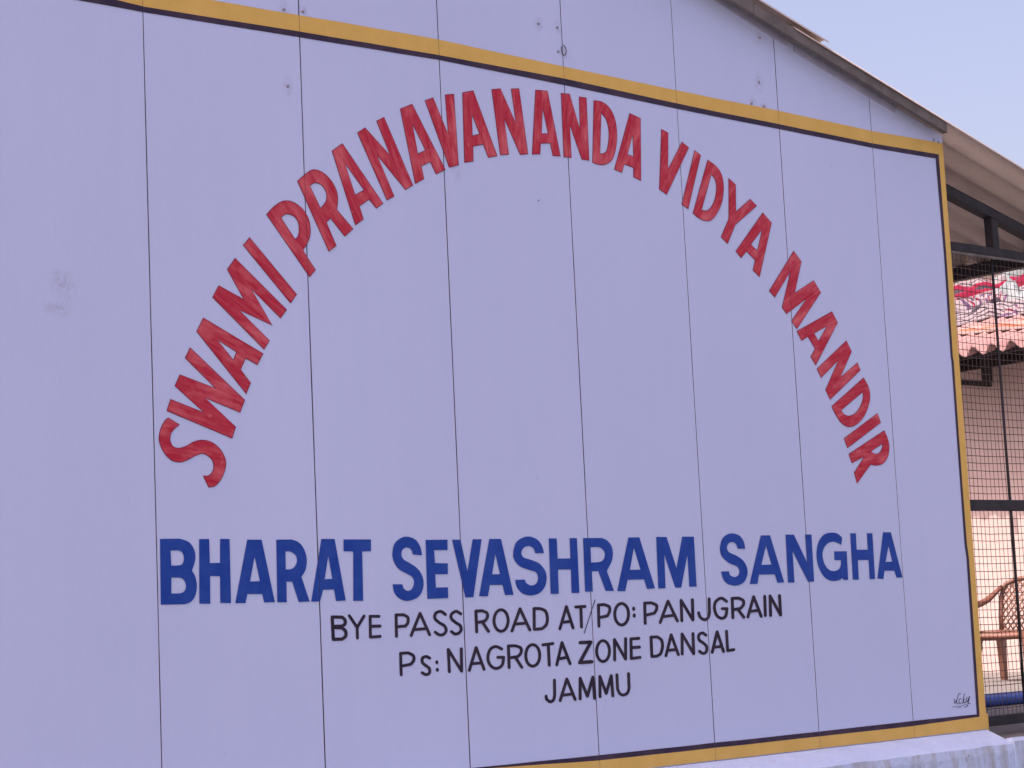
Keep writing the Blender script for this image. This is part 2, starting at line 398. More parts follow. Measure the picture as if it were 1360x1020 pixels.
RED = [
 ('S', 'A', '150,352 240,408 180,465~ 162,530~ 185,590~ 235,608~ 300,590~ 370,553~ 440,540~ 520,560~ 590,620~ 630,700~ 632,770~ 600,860~ 545,925~ 490,937 446,843 495,838~ 530,790~ 528,725~ 495,680~ 440,652~ 390,665~ 300,710~ 240,725~ 170,705~ 110,640~ 75,560~ 72,500~ 90,430~ 125,370~'),
 ('W', 'A', '168,195 137,290 688,522 718,428 460,182 755,303 795,200 334,-242 292,-157 548,100 247,-14 205,80 450,305'),
 ('A', 'B', '318,398 262,512 680,1037 717,947 632,835 675,738 775,792 822,700|435,582 600,685 572,755'),
 ('M', 'C', '130,762 78,860 513,1299 558,1227 301,967 579,1094 403,787 652,1035 703,965 268,530 203,625 342,878'),
 ('I', 'C', '390,355 338,420 737,908 788,835'),
 ('P', 'C', '535,160 600,90~ 680,45~ 760,55~ 840,115~ 890,200~ 905,300~ 885,390~ 840,462 948,628 898,685|655,185 700,155~ 760,170~ 800,220~ 810,290~ 800,345~ 775,370'),
 ('R', 'D', '95,388 160,330~ 230,290~ 310,315~ 385,390~ 425,470~ 435,540~ 428,630 565,790 495,853 375,700 338,735 422,932 360,980|198,425 245,400~ 305,425~ 340,490~ 335,560~ 290,618'),
 ('A', 'D', '475,70 388,132 585,757 652,708 618,598 700,540 762,615 818,575|495,235 583,505 660,462'),
 ('N', 'E', '30,382 -34,424 215,993 275,960 130,612 372,905 433,865 190,293 128,325 242,615'),
 ('A', 'E', '428,182 328,222 455,853 528,812 505,705 582,668 630,772 708,735|430,348 475,603 542,572'),
 ('V', 'E', '605,128 538,152 742,715 820,695 780,97 708,103 733,435'),
 ('A', 'F', '180,195 90,213 107,802 180,790 178,665 265,648 308,760 382,745|168,395 172,578 235,562'),
 ('N', 'F', '410,178 337,185 410,737 480,733 443,430 578,735 643,728 567,178 502,180 542,472'),
 ('A', 'F', '808,198 708,190 680,732 745,730 750,640 832,638 855,745 918,748|768,345 757,560 815,558'),
 ('N', 'G', '358,160 287,153 310,690 373,697 360,420 462,712 523,720 500,192 440,183 445,455'),
 ('D', 'G', '563,215 630,225~ 690,270~ 735,350~ 757,460~ 755,580~ 730,690~ 690,740~ 640,758~ 590,752~ 553,738|625,318 665,370~ 688,450~ 690,540~ 675,630~ 650,662~ 615,665'),
 ('A', 'G', '958,365 868,323 738,797 800,823 820,752 900,782 900,862 962,890|892,505 848,670 900,690'),
 ('V', 'H', '172,105 116,75 98,583 160,627 347,230 290,183 172,415'),
 ('I', 'H', '398,255 448,295 342,748 288,710'),
 ('D', 'H', '508,335 580,390~ 625,460~ 642,560~ 630,680~ 590,780~ 540,840~ 490,850~ 430,825~ 383,785|538,455 570,500~ 582,570~ 570,660~ 540,730~ 500,765~ 455,758'),
 ('Y', 'I', '240,108 298,162 300,392 422,285 475,340 295,500 230,660 175,605 240,450'),
 ('A', 'I', '528,400 602,485 500,940 445,885 463,800 390,725 345,780 300,725|523,540 425,668 482,720'),
 ('M', 'J', '343,150 408,238 352,505 513,400 572,500 370,808 325,742 450,555 282,680 245,625 316,322 183,540 137,487'),
 ('A', 'K', '412,25 460,118 275,478 232,408 270,340 208,235 155,270 115,192|370,148 260,208 298,275'),
 ('N', 'K', '535,272 578,362 485,580 628,458 652,520 397,768 358,688 465,440 320,583 285,510'),
 ('D', 'K', '680,585 720,660~ 735,745~ 715,840~ 670,930~ 610,985~ 550,1000~ 490,965~ 440,890~ 410,828|672,705 675,760~ 650,830~ 610,885~ 560,908~ 515,895~ 490,858'),
 ('I', 'L', '543,313 570,390 288,605 260,525'),
 ('R', 'L', '600,458 630,530~ 642,600~ 630,680~ 590,735~ 540,752~ 485,745 370,903 345,815 430,680 325,732 300,658|585,568 580,610~ 555,650~ 520,655~ 485,635'),
]
def glyph_loops(spec, org, sc):
    return [to_wall([(org[0] + x / sc, org[1] + y / sc) for x, y in spline(parse(part))]) for part in spec.split('|')]
ARC = (on_wall(690, 690).x, on_wall(690, 690).z)
for ch, rg, spec in RED:
    loops = glyph_loops(spec, REG[rg], RS)
    bm = bmesh.new()
    e = 0.0016
    fill_into(bm, [grow(loops[0], e)] + [grow(h, -e) for h in loops[1:]], -0.0014, 1)
    fill_into(bm, [grow(loops[0], -e * 0.8)] + [grow(h, e * 0.8) for h in loops[1:]], -0.0022, 0)
    o = finish(bm, 'painted_letter', [M_RED, M_REDLINE], 'red painted letter %s of the arched line' % ch)
    cx_ = sum(p[0] for p in loops[0]) / len(loops[0]); cz_ = sum(p[1] for p in loops[0]) / len(loops[0])
    mw = Matrix.Translation((cx_, 0, cz_)) @ Matrix.Rotation(math.atan2(cx_ - ARC[0], cz_ - ARC[1]), 4, 'Y')
    o.data.transform(mw.inverted()); o.location = (cx_, 0, cz_); o.rotation_euler = mw.to_euler()

REG2 = {'a': (200, 690), 'b': (360, 690), 'c': (510, 690), 'd': (660, 690), 'e': (780, 690), 'f': (940, 690), 'g': (1060, 690)}
BS = 1360 / 180
BLUE = [
 ('B', 'a', '92,195 290,192 380,225~ 430,290~ 447,360~ 440,430~ 412,512 445,570~ 462,660~ 450,750~ 410,820~ 340,850 100,855|198,312 285,312~ 320,340~ 332,390~ 320,440~ 285,460~ 205,462|207,583 300,585~ 340,620~ 352,665~ 340,715~ 295,740~ 205,742'),
 ('H', 'a', '485,197 585,195 592,437 695,435 695,195 790,195 805,838 697,838 695,568 595,567 597,845 487,845'),
 ('A', 'a', '968,202 1112,202 1245,830 1138,832 1118,748 968,748 950,838 847,840|1042,370 995,622 1095,618'),
 ('R', 'b', '50,203 200,200 270,225~ 325,290~ 355,390~ 345,500~ 302,575 385,822 275,828 210,625 152,622 155,830 60,830|142,322 190,322~ 240,355~ 258,410~ 240,465~ 200,497~ 145,500'),
 ('A', 'b', '503,195 635,195 747,812 650,818 630,702 520,705 490,822 400,825|572,362 535,600 612,595'),
 ('T', 'b', '725,200 1000,200 1000,318 912,320 922,815 823,817 822,320 725,318'),
 ('S', 'c', '380,358 288,352 270,300~ 228,280~ 185,300~ 172,350~ 195,400~ 260,440~ 320,480~ 370,540~ 395,630~ 380,720~ 330,785~ 230,817~ 150,790~ 100,730~ 85,650 183,650 195,690~ 232,715~ 275,700~ 298,640~ 285,580~ 230,545~ 150,500~ 100,430~ 82,350~ 100,250~ 160,190~ 230,172~ 310,200~ 360,270~'),
 ('E', 'c', '415,205 635,202 635,305 500,308 510,437 638,440 638,548 512,550 518,683 640,680 642,787 432,797'),
 ('V', 'c', '680,203 765,203 835,520 888,198 977,198 895,778 815,783'),
 ('A', 'c', '1055,195 1172,195 1298,755 1212,758 1187,655 1060,658 1040,770 952,770|1115,345 1082,550 1162,548'),
 ('S', 'd', '468,338 380,338 365,290~ 318,265~ 265,285~ 242,335~ 265,380~ 340,405~ 420,440~ 480,510~ 497,590~ 475,680~ 420,740~ 330,762~ 245,735~ 195,670~ 180,607 275,602 295,640~ 345,662~ 395,640~ 410,585~ 390,530~ 320,505~ 230,470~ 175,410~ 160,340~ 185,240~ 240,190~ 320,170~ 400,200~ 450,265~'),
 ('H', 'd', '518,190 597,190 607,393 735,390 727,187 800,187 825,735 747,738 740,500 610,502 618,745 537,747'),
 ('R', 'd', '862,187 1050,185 1110,215~ 1155,290~ 1155,400~ 1100,515 1172,715 1088,717 1015,518 950,520 960,722 882,724|937,278 1020,278~ 1065,305~ 1080,350~ 1068,400~ 1030,425~ 942,432'),
 ('A', 'e', '410,180 520,178 677,690 597,697 568,600 402,605 378,720 298,718|465,283 425,505 532,503'),
 ('M', 'e', '688,175 793,175 893,487 950,172 1067,172 1095,672 1022,675 1002,355 940,683 880,683 770,350 783,690 710,692'),
 ('S', 'f', '373,293 300,293 280,245~ 245,225~ 205,240~ 190,285~ 215,330~ 290,365~ 360,420~ 397,510~ 380,600~ 330,650~ 260,663~ 190,640~ 150,590~ 133,522 212,520 220,555~ 262,577~ 302,560~ 315,515~ 290,470~ 210,435~ 140,370~ 120,290~ 140,200~ 185,155~ 245,138~ 320,165~ 360,225~'),
 ('A', 'f', '530,160 622,158 765,630 697,635 670,550 512,553 497,645 418,648|582,262 535,455 637,452'),
 ('N', 'f', '778,152 862,152 992,425 975,150 1038,150 1065,622 1005,625 848,315 868,632 803,633'),
 ('G', 'g', '430,255 440,182 390,140~ 330,132~ 260,150~ 205,220~ 182,330~ 195,450~ 240,550~ 300,605~ 360,617~ 415,605~ 440,585 455,605 500,605 485,318 360,320 362,407 428,407 425,460~ 405,500~ 360,517~ 310,505~ 265,450~ 242,360~ 255,290~ 300,235~ 350,222~ 395,235~'),
 ('H', 'g', '520,138 578,138 585,303 697,303 687,137 743,137 770,597 715,598 705,405 597,407 607,603 547,603'),
 ('A', 'g', '850,128 928,128 1045,580 985,583 963,513 865,513 853,597 793,592|905,265 875,425 942,422'),
]
for ch, rg, spec in BLUE:
    bm = bmesh.new(); fill_into(bm, glyph_loops(spec, REG2[rg], BS), -0.0018, 0)
    finish(bm, 'painted_letter', M_BLUE, 'blue painted letter %s of the bold line' % ch)

# brush-stroke letters of the address: centre lines in zoom pixels, rounded ends
REG3 = {'h': (430, 780), 'i': (590, 780), 'j': (710, 790), 'k': (860, 780)}
def ell(cx, cy, rx, ry): return ' '.join('%.0f,%.0f~' % (cx + rx * math.sin(a * math.pi / 6), cy - ry * math.cos(a * math.pi / 6)) for a in range(12)) + ' O'
ADDR = [
 ('B', 'h', '75,270 85,470|75,268 165,270 190,295~ 190,330~ 165,350 85,354|90,363 160,366 194,395~ 196,440~ 165,468 85,470'),
 ('Y', 'h', '230,258 300,362 303,458|362,260 300,362'),
 ('E', 'h', '497,262 417,262 420,450 507,443|420,353 505,350'),
 ('P', 'h', '655,443 652,250 720,248 757,272~ 758,318~ 735,350 660,356'),
 ('A', 'h', '788,435 868,236 955,428|820,382 925,373'),
 ('S', 'h', '1097,245 1055,218~ 1010,235~ 1002,280~ 1040,318~ 1088,348~ 1104,390~ 1080,425~ 1040,428~ 1005,405'),
 ('S', 'h', '1236,240 1195,217~ 1155,240~ 1150,280~ 1190,318~ 1228,343~ 1240,380~ 1220,412~ 1185,422~ 1152,400'),
 ('P', 'h', '698,790 692,597 760,592 805,615~ 812,655~ 785,695 700,712'),
 ('S', 'h', '955,640 925,625~ 890,640~ 890,680~ 925,710~ 953,735~ 952,775~ 920,788~ 888,772'),
 (':', 'h', '1020,673 1020,681|1024,741 1025,749'),
 ('R', 'i', '292,402 285,215 340,212 384,232~ 388,270~ 365,305 300,318|345,318 398,398'),
 ('O', 'i', ell(512, 300, 64, 97)),
 ('A', 'i', '610,395 683,195 772,385|640,332 740,323'),
 ('D', 'i', '812,380 810,192 860,192 912,215~ 930,280~ 918,340~ 880,374 812,380'),
 ('A', 'i', '1043,375 1102,175 1162,367|1068,316 1140,308'),
 ('T', 'i', '1187,178 1270,173|1232,178 1238,358'),
 ('N', 'i', '45,762 35,562 155,757 152,555'),
 ('A', 'i', '225,750 287,545 358,740|250,690 330,683'),
 ('G', 'i', '518,557 465,535~ 415,560~ 393,630~ 412,700~ 465,733~ 520,705~ 535,632 482,632'),
 ('R', 'i', '585,725 578,530 640,528 689,548~ 692,590~ 665,625 590,637|640,630 698,722'),
 ('O', 'i', ell(798, 615, 63, 97)),
 ('T', 'i', '890,520 980,508|938,515 947,703'),
 ('A', 'i', '1015,700 1062,500 1135,690|1040,645 1110,632'),
 ('Z', 'i', '1227,500 1322,495 1222,680 1330,672'),
 ('J', 'j', '178,770 180,900 170,948~ 140,965~ 108,942~ 103,915'),
 ('A', 'j', '230,955 290,760 365,945|255,906 335,896'),
 ('M', 'j', '410,940 410,753 475,915 524,743 540,935'),
 ('M', 'j', '590,920 588,738 645,890 690,730 705,912'),
 ('U', 'j', '742,722 748,850 768,890~ 800,905~ 838,885~ 852,840 847,712'),
 ('P', 'j', '580,283 575,92 625,88 672,108~ 675,150~ 655,190 585,205'),
 ('O', 'j', ell(785, 175, 62, 97)),
 (':', 'j', '893,121 894,132|898,182 898,192'),
 ('P', 'j', '998,258 993,75 1050,72 1097,93~ 1100,130~ 1080,165 1000,185'),
 ('O', 'j', ell(617, 508, 58, 94)),
 ('N', 'j', '722,588 720,405 820,580 820,395'),
 ('E', 'j', '940,393 868,398 872,575 950,565|872,477 945,472'),
 ('D', 'k', '38,625 30,450 85,448 125,478~ 133,540~ 115,600~ 80,622 38,625'),
 ('A', 'k', '113,318 183,125 268,303|140,265 235,253'),
 ('N', 'k', '308,302 302,118 408,295 403,113'),
 ('J', 'k', '555,105 558,230 545,275~ 512,293~ 475,270~ 460,230'),
 ('G', 'k', '712,127 665,98~ 615,130~ 603,190~ 625,255~ 670,280~ 705,258~ 716,193 674,193'),
 ('R', 'k', '770,275 763,100 820,98 861,118~ 865,155~ 840,190 772,203|815,200 868,270'),
 ('A', 'k', '905,268 957,85 1025,262|930,216 1005,208'),
 ('I', 'k', '1057,82 1063,255'),
 ('N', 'k', '1110,255 1105,78 1200,250 1190,75'),
 ('A', 'k', '165,618 212,430 277,608|185,569 255,562'),
 ('N', 'k', '312,602 310,422 415,600 408,418'),
 ('S', 'k', '525,432 495,412~ 462,432~ 465,475~ 505,505~ 532,535~ 530,580~ 500,597~ 468,578'),
 ('A', 'k', '583,587 627,402 685,580|603,541 665,533'),
 ('L', 'k', '712,397 722,572 778,563'),
]
def open_spline(pts):
    pad = [(*pts[0][:2], False)] + pts + [(*pts[-1][:2], False)]
    return spline(pts)[:-4] if (pts[-1][2] or pts[0][2]) else spline(pts)
def stroke_loops(spec, org, sc, w):
    out = []
    for part in spec.split('|'):
        closed = part.endswith('O'); part = part.rstrip('O ').strip()
        pts = parse(part)
        if closed:
            c = [(org[0] + x / sc, org[1] + y / sc) for x, y in spline(pts)]
            out.append((grow(c, w), grow(c, -w))); continue
        c = spline(pts)
        # open stroke: drop the samples that run from the last point back to the first
        last = (pts[-1][0], pts[-1][1]); idx = max(i for i, p in enumerate(c) if abs(p[0] - last[0]) < 1e-6 and abs(p[1] - last[1]) < 1e-6)
        c = [Vector((org[0] + x / sc, org[1] + y / sc)) for x, y in c[:idx + 1]]
        out.append(('open', c))
    return out
def stroke_into(bm, spec, org, sc, w, y, mat=0):
    """each straight or curved run becomes its own ribbon with round ends; runs that overlap sit a hair apart in depth"""
    d = 0
    for it in stroke_loops(spec, org, sc, w):
        if it[0] != 'open':
            fill_into(bm, [to_wall(it[0]), to_wall(it[1])], y - d, mat); d += 0.0003; continue
        c = it[1]; runs = [[c[0]]]
        for i in range(1, len(c)):
            runs[-1].append(c[i])
            if i < len(c) - 1:
                a = (c[i] - c[i - 1]).normalized(); b = (c[i + 1] - c[i]).normalized()
                if a.dot(b) < 0.75: runs.append([c[i]])
        for rn in runs:
            L, Rr = [], []
            for i, p in enumerate(rn):
                t = (rn[min(i + 1, len(rn) - 1)] - rn[max(i - 1, 0)]).normalized(); nn = Vector((-t.y, t.x))
                ww = w * (1 + 0.06 * noise.noise(Vector((p.x * 0.3, p.y * 0.3, 2))))
                L.append(p + nn * ww); Rr.append(p - nn * ww)
            t0 = (rn[0] - rn[1]).normalized(); t1 = (rn[-1] - rn[-2]).normalized()
            def cap(p, t):
                nn = Vector((-t.y, t.x)); return [p + (nn * math.cos(a) + t * math.sin(a)) * w for a in [math.pi * k / 6 for k in range(1, 6)]]
            loop = L + cap(rn[-1], t1) + Rr[::-1] + cap(rn[0], t0)
            fill_into(bm, [to_wall([tuple(p) for p in loop])], y - d, mat); d += 0.0003
for ch, rg, spec in ADDR:
    bm = bmesh.new(); wv = 2.0 if ch not in 'Z' else 2.3
    if ch == 'B': wv = 2.15
    stroke_into(bm, spec, REG3[rg], 6.8, wv, -0.0012)
    finish(bm, 'painted_letter', M_BLACK, 'black painted %s of the address lines' % ('colon' if ch == ':' else 'letter ' + ch))
bm = bmesh.new(); stroke_into(bm, '545,45 447,345', REG3['j'], 6.8, 0.55, -0.0012); finish(bm, 'painted_slash', M_BLACK, 'thin black slash between AT and PO')
bm = bmesh.new()
for sp, ww in (('378,412 395,425 402,548 470,425 515,290~ 550,248~ 580,270', .36), ('468,470 462,530~ 478,562~ 505,540', .36), ('602,420 565,412~ 530,480~ 550,562~ 600,520', .42),
               ('692,262 640,555|700,415 652,470 700,540 728,520', .40), ('772,365 742,500 780,505 850,330 800,560 765,635~ 690,665', .40), ('340,652 560,632~ 745,575', .26), ('500,695 545,668~ 605,660', .22), ('800,550 880,552', .3)):
    stroke_into(bm, sp, (1250, 910), 22.667, ww, -0.0012)
finish(bm, 'painted_signature', M_BLACK, 'small black signature reading Vicky')

# ---- border: ochre band with a dark inner line, wavering as brushed by hand
def strip(name, upper, lower, y, mat, label):
    bm = bmesh.new()
    dense = lambda l: [p for i in range(len(l) - 1) for p in [tuple(Vector(l[i]).lerp(Vector(l[i + 1]), k / 4)) for k in range(4)]] + [l[-1]]
    up, lo = to_wall(dense(upper)) if isinstance(upper[0][0], (int, float)) else upper, to_wall(dense(lower))
    wob = lambda l: [(x, z + 0.0014 * noise.noise(Vector((x * 6, z * 6, y * 900)))) for x, z in l]
    fill_into(bm, [wob(up) + wob(lo)[::-1]], y, 0); return finish(bm, name, mat, label)
T0 = [(281, 0), (414, 23), (580.6, 52), (747, 88), (920, 124.5), (1033, 147), (1158, 174), (1251.9, 190.5)]
T1 = [(154, 0), (191.5, 9), (397, 41.7), (582, 73), (748, 104), (920, 142), (1035, 165), (1159, 190.5), (1246.5, 205)]
T2 = [(102, 0), (191, 16.5), (397, 49.5), (582, 79.5), (747, 112.5), (920, 149), (1035, 171.5), (1159, 196.5), (1242.3, 210.5)]
def left_ext(l, xm): # carry the line on to the far end of the wall at its own height
    a = on_wall(*l[0]); n_ = 8
    ex = []
    for k in range(n_):
        x = XL + (a.x - XL) * k / n_; v = Vector((x, 0, a.z)) - CAM; d = v.dot(F)
        ex.append((680 + FPX * v.dot(R) / d, 510 - FPX * v.dot(U) / d))
    return ex + l
T0, T1, T2 = left_ext(T0, 0), left_ext(T1, 0), left_ext(T2, 0)
V1 = [(1246.5, 205), (1256.5, 335.7), (1265.3, 473.7), (1266.5, 480), (1273, 574), (1278.7, 653), (1284, 722), (1286.6, 740), (1292, 817), (1300.9, 952)]
V2 = [(1242.3, 210.5), (1253.3, 335.7), (1262.4, 473.7), (1263.4, 480), (1270, 574), (1275.7, 653), (1281, 725), (1283.3, 740), (1288.4, 817), (1297, 948.8)]
B1 = [(656, 1020), (795.6, 1010), (949.3, 993.3), (1089, 978), (1212, 964.3), (1300.9, 952)]
B2 = [(633.5, 1019.5), (795.5, 1003), (949, 986.5), (1089, 971.5), (1212, 957.5), (1297, 948.8)]
B1, B2 = left_ext(B1, 0), left_ext(B2, 0)
def px_of(x, z, y=0):
    v = Vector((x, y, z)) - CAM; d = v.dot(F); return (680 + FPX * v.dot(R) / d, 510 - FPX * v.dot(U) / d)
strip('border_band', T0, T1, -0.0012, M_YELLOW, 'ochre band along the top of the border')
strip('border_line', T1, T2, -0.0012, M_DARK, 'dark line along the top of the border')
strip('border_band', V1, [px_of(-0.0015, on_wall(*T0[-1]).z)] + [px_of(-0.0015, on_wall(*p).z) for p in V1[1:-1]] + [px_of(-0.0015, 0.002)], -0.0012, M_YELLOW, 'ochre band down the right end of the border')
strip('border_line', V2, V1, -0.0012, M_DARK, 'dark line down the right end of the border')
base_px = [px_of(on_wall(*p).x, 0.002) for p in B1] + [px_of(-0.0015, 0.002)]
strip('border_band', B1, base_px, -0.0012, M_YELLOW, 'ochre band along the foot of the border')
strip('border_line', B2, B1, -0.0012, M_DARK, 'dark line along the foot of the border')

# screws and a wire hook left in the panels
bm = bmesh.new(); bmesh.ops.create_cone(bm, cap_ends=True, segments=10, radius1=0.008, radius2=0.004, depth=0.005)
for v in bm.verts: v.co = Vector((v.co.x, -v.co.z, v.co.y))
bmesh.ops.recalc_face_normals(bm, faces=bm.faces); scr = from_bm(bm)
scr.materials.append(M_SCREW)
for px, py in ((715, 31), (740, 36), (741, 68), (1009, 50), (1008, 109), (998, 137), (1014.5, 141), (377, 12), (402, 15), (382, 114), (1240, 186), (1246, 189), (715, 266)):
    p = on_wall(px, py); o = link('screw', scr, None, gable); o.location = (p.x, -0.0025, p.z); o.scale = (1, 1, 1) if py < 200 else (.5, 1, .5)
p = on_wall(748, 67); pts = [(p.x + 0.013 * math.cos(a), -0.004, p.z + 0.022 * math.sin(a)) for a in [k * math.pi / 6 for k in range(-8, 4)]]
V, Fc = tube(pts, 0.0018, 6); link('wire_hook', mesh(V, Fc, smooth=True), M_WIRE, gable)

# cover strips under the eaves line
def wall_solid(name, px, t, mat):
    l = to_wall(px); l = l if area2(l) > 0 else l[::-1]
    n = len(l); V = [(x, -t, z) for x, z in l] + [(x, 0.002, z) for x, z in l]
    return link(name, mesh(V, [tuple(range(n)), tuple(range(2 * n - 1, n - 1, -1))] + [(k, n + k, n + (k + 1) % n, (k + 1) % n) for k in range(n)]), mat, gable)
wall_solid('cover_strip', [(905, -40), (981.5, 10), (1043, 50), (1045, 63), (893, -33)], 0.009, M_STRIP)
wall_solid('cover_strip', [(1054, 57), (1054, 69.5), (1187, 150), (1190, 139)], 0.009, M_STRIP)

# barge strip closing the gap under the sheets
def sloped_box(name, x0, x1, y0, y1, zb, h, mat, parent, slope=SL):
    V = []
    for x in (x0, x1):
        z = zb - slope * x
        V += [(x, y0, z), (x, y1, z), (x, y1, z + h), (x, y0, z + h)]
    return link(name, mesh(V, [(0, 1, 2, 3), (7, 6, 5, 4), (0, 4, 5, 1), (1, 5, 6, 2), (2, 6, 7, 3), (3, 7, 4, 0)]), mat, parent)
sloped_box('barge_strip', -1.42, -0.06, -0.078, -0.05, 2.905, 0.052, M_BARGE, hall)
sloped_box('barge_strip', RIDGE, -1.425, -0.080, -0.05, 2.904, 0.055, M_BARGE, hall)
V = []
for x in (RIDGE, XL):
    z = top_z(x, 2.905); V += [(x, -.078, z), (x, -.05, z), (x, -.05, z + .05), (x, -.078, z + .05)]
link('barge_strip', mesh(V, [(0, 3, 2, 1), (7, 4, 5, 6), (0, 1, 5, 4), (1, 2, 6, 5), (2, 3, 7, 6), (3, 0, 4, 7)]), M_BARGE, hall)

# corrugated sheets
def sheet_mesh(L, waves, pitch, amp, th, phase=0.0, nx=2, seg=12):
    ny = waves * seg; V, Fc = [], []
    for side in (0, 1):
        for i in range(nx + 1):
            for j in range(ny + 1):
                yy = j / seg * pitch
                V.append((L * i / nx, yy, amp * math.sin(2 * math.pi * j / seg + phase) - side * th))
    M_ = (nx + 1) * (ny + 1); id_ = lambda s, i, j: s * M_ + i * (ny + 1) + j
    for i in range(nx):
        for j in range(ny):
            Fc.append((id_(0, i, j), id_(0, i + 1, j), id_(0, i + 1, j + 1), id_(0, i, j + 1)))
            Fc.append((id_(1, i, j), id_(1, i, j + 1), id_(1, i + 1, j + 1), id_(1, i + 1, j)))
    nsm = len(Fc)
    for i in range(nx):
        Fc.append((id_(0, i, 0), id_(1, i, 0), id_(1, i + 1, 0), id_(0, i + 1, 0)))
        Fc.append((id_(0, i, ny), id_(0, i + 1, ny), id_(1, i + 1, ny), id_(1, i, ny)))
    for j in range(ny):
        Fc.append((id_(0, 0, j), id_(0, 0, j + 1), id_(1, 0, j + 1), id_(1, 0, j)))
        Fc.append((id_(0, nx, j), id_(1, nx, j), id_(1, nx, j + 1), id_(0, nx, j + 1)))
    me = mesh(V, Fc)
    for k, p in enumerate(me.polygons): p.use_smooth = k < nsm
    return me
PITCH = 0.16; ANG = math.atan(SL); XE = 1.52; RB = 2.958
def roof_at(x): return top_z(x, RB)
low = sheet_mesh((XE + 1.15) / math.cos(ANG), 7, PITCH, 0.024, 0.006)
upp = sheet_mesh((-0.93 - RIDGE) / math.cos(ANG), 7, PITCH, 0.024, 0.006)
for me in (low, upp): me.materials.append(M_SHEET)
for k in range(8):
    y = -0.086 + k * 7 * PITCH
    o = link('roof_sheet', low, None, hall); o.location = (-1.15, y, roof_at(-1.15)); o.rotation_euler = (0, ANG, 0)
    o = link('roof_sheet', upp, None, hall); o.location = (RIDGE, y - 0.004, roof_at(RIDGE) + 0.014); o.rotation_euler = (0, ANG - 0.004, 0)
    yb = y + 7 * PITCH
    o = link('roof_sheet', upp, None, hall); o.location = (RIDGE, yb - 0.004, roof_at(RIDGE) + 0.014); o.rotation_euler = (0, ANG - 0.004, math.pi)
    o = link('roof_sheet', low, None, hall); o.location = (2 * RIDGE + 1.15, yb, roof_at(-1.15)); o.rotation_euler = (0, ANG, math.pi)
bm = bmesh.new(); bar(bm, (RIDGE, -.09, roof_at(RIDGE) + .05), (RIDGE, 8.9, roof_at(RIDGE) + .05), .22, .05, bevel=.02); link('ridge_cap', from_bm(bm), M_SHEET, hall)
# walls, rafters, purlins, plinth
box('side_wall', (-0.08, 0.078, GZ), (-0.004, 8.8, 2.86), M_PLASTER, hall)
box('side_wall', (XL, 0.078, GZ), (XL + .08, 8.8, 2.86), M_PLASTER, hall)
box('rear_wall', (XL + .081, 8.72, GZ), (-0.081, 8.8, 2.86), M_PLASTER, hall)
RAF = lambda x: 2.712 - 0.238 * x
for y in (0.1, 3.0, 5.9, 8.6):
    bar_obj('rafter', (-0.003, y, RAF(0)), (1.50, y, RAF(1.5)), 0.05, 0.05, M_STEEL, hall, 0.004)
for x in (0.03, 1.40):
    zt = roof_at(x) - 0.027; zb = zt - 0.075
    box('purlin', (x - 0.03, 0.02 if x > .5 else 0.08, zb), (x + 0.03, 8.75, zt), M_STEEL, hall, 0.003)
for y in (0.1, 3.0, 5.9, 8.6): box('purlin_cleat', (1.385, y - .02, RAF(1.4) + .01), (1.415, y + .02, roof_at(1.4) - .09), M_STEEL, hall)
for y in (3.0, 5.9, 8.6): box('veranda_post', (1.36, y - .03, FZ - .01), (1.42, y + .03, RAF(1.4)), M_STEEL, hall)
# plinth with sloping whitewashed top
xs = [XL + k * 0.08 for k in range(int(-XL / 0.08) + 1)] + [0.0]
V, Fc = [], []
prof = [(0.05, 0.0), (-0.001, 0.0), (-0.06, -0.027), (-0.118, -0.051), (-0.134, -0.064), (-0.140, -0.10), (-0.140, -0.5), (-0.140, GZ - 0.05), (0.05, GZ - 0.05)]
for x in xs:
    for j, (y, z) in enumerate(prof):
        k = 0.0 if j in (0, 7, 8) else 1.0
        nn = noise.noise(Vector((x * 5, z * 6, 3.3))) + 0.6 * noise.noise(Vector((x * 17, z * 12, 8.1)))
        V.append((x, y + (k * 0.004 * nn if j > 1 else 0), z + (k * 0.004 * nn if 1 < j < 5 else (-0.002 if j < 2 else 0))))
m_ = len(prof)
for i in range(len(xs) - 1):
    for j in range(m_): Fc.append((i * m_ + j, i * m_ + (j + 1) % m_, (i + 1) * m_ + (j + 1) % m_, (i + 1) * m_ + j))
Fc.append(tuple(range(m_))[::-1]); Fc.append(tuple(range((len(xs) - 1) * m_, len(xs) * m_)))
me = mesh(V, Fc); bm = bmesh.new(); bm.from_mesh(me); bmesh.ops.recalc_face_normals(bm, faces=bm.faces); bm.to_mesh(me); bm.free()
link('plinth', me, M_PLINTH, hall)
bm = bmesh.new(); bm_box(bm, (0.002, -0.1415, GZ - .05), (10.9, -0.085, FZ + 0.004), 0.014); kb = link('plinth_edge', from_bm(bm), M_PLINTH, hall)
box('corner_block', (-0.003, 0.004, -0.044), (0.022, 0.05, 0.075), M_YELLOW, hall, 0.002)

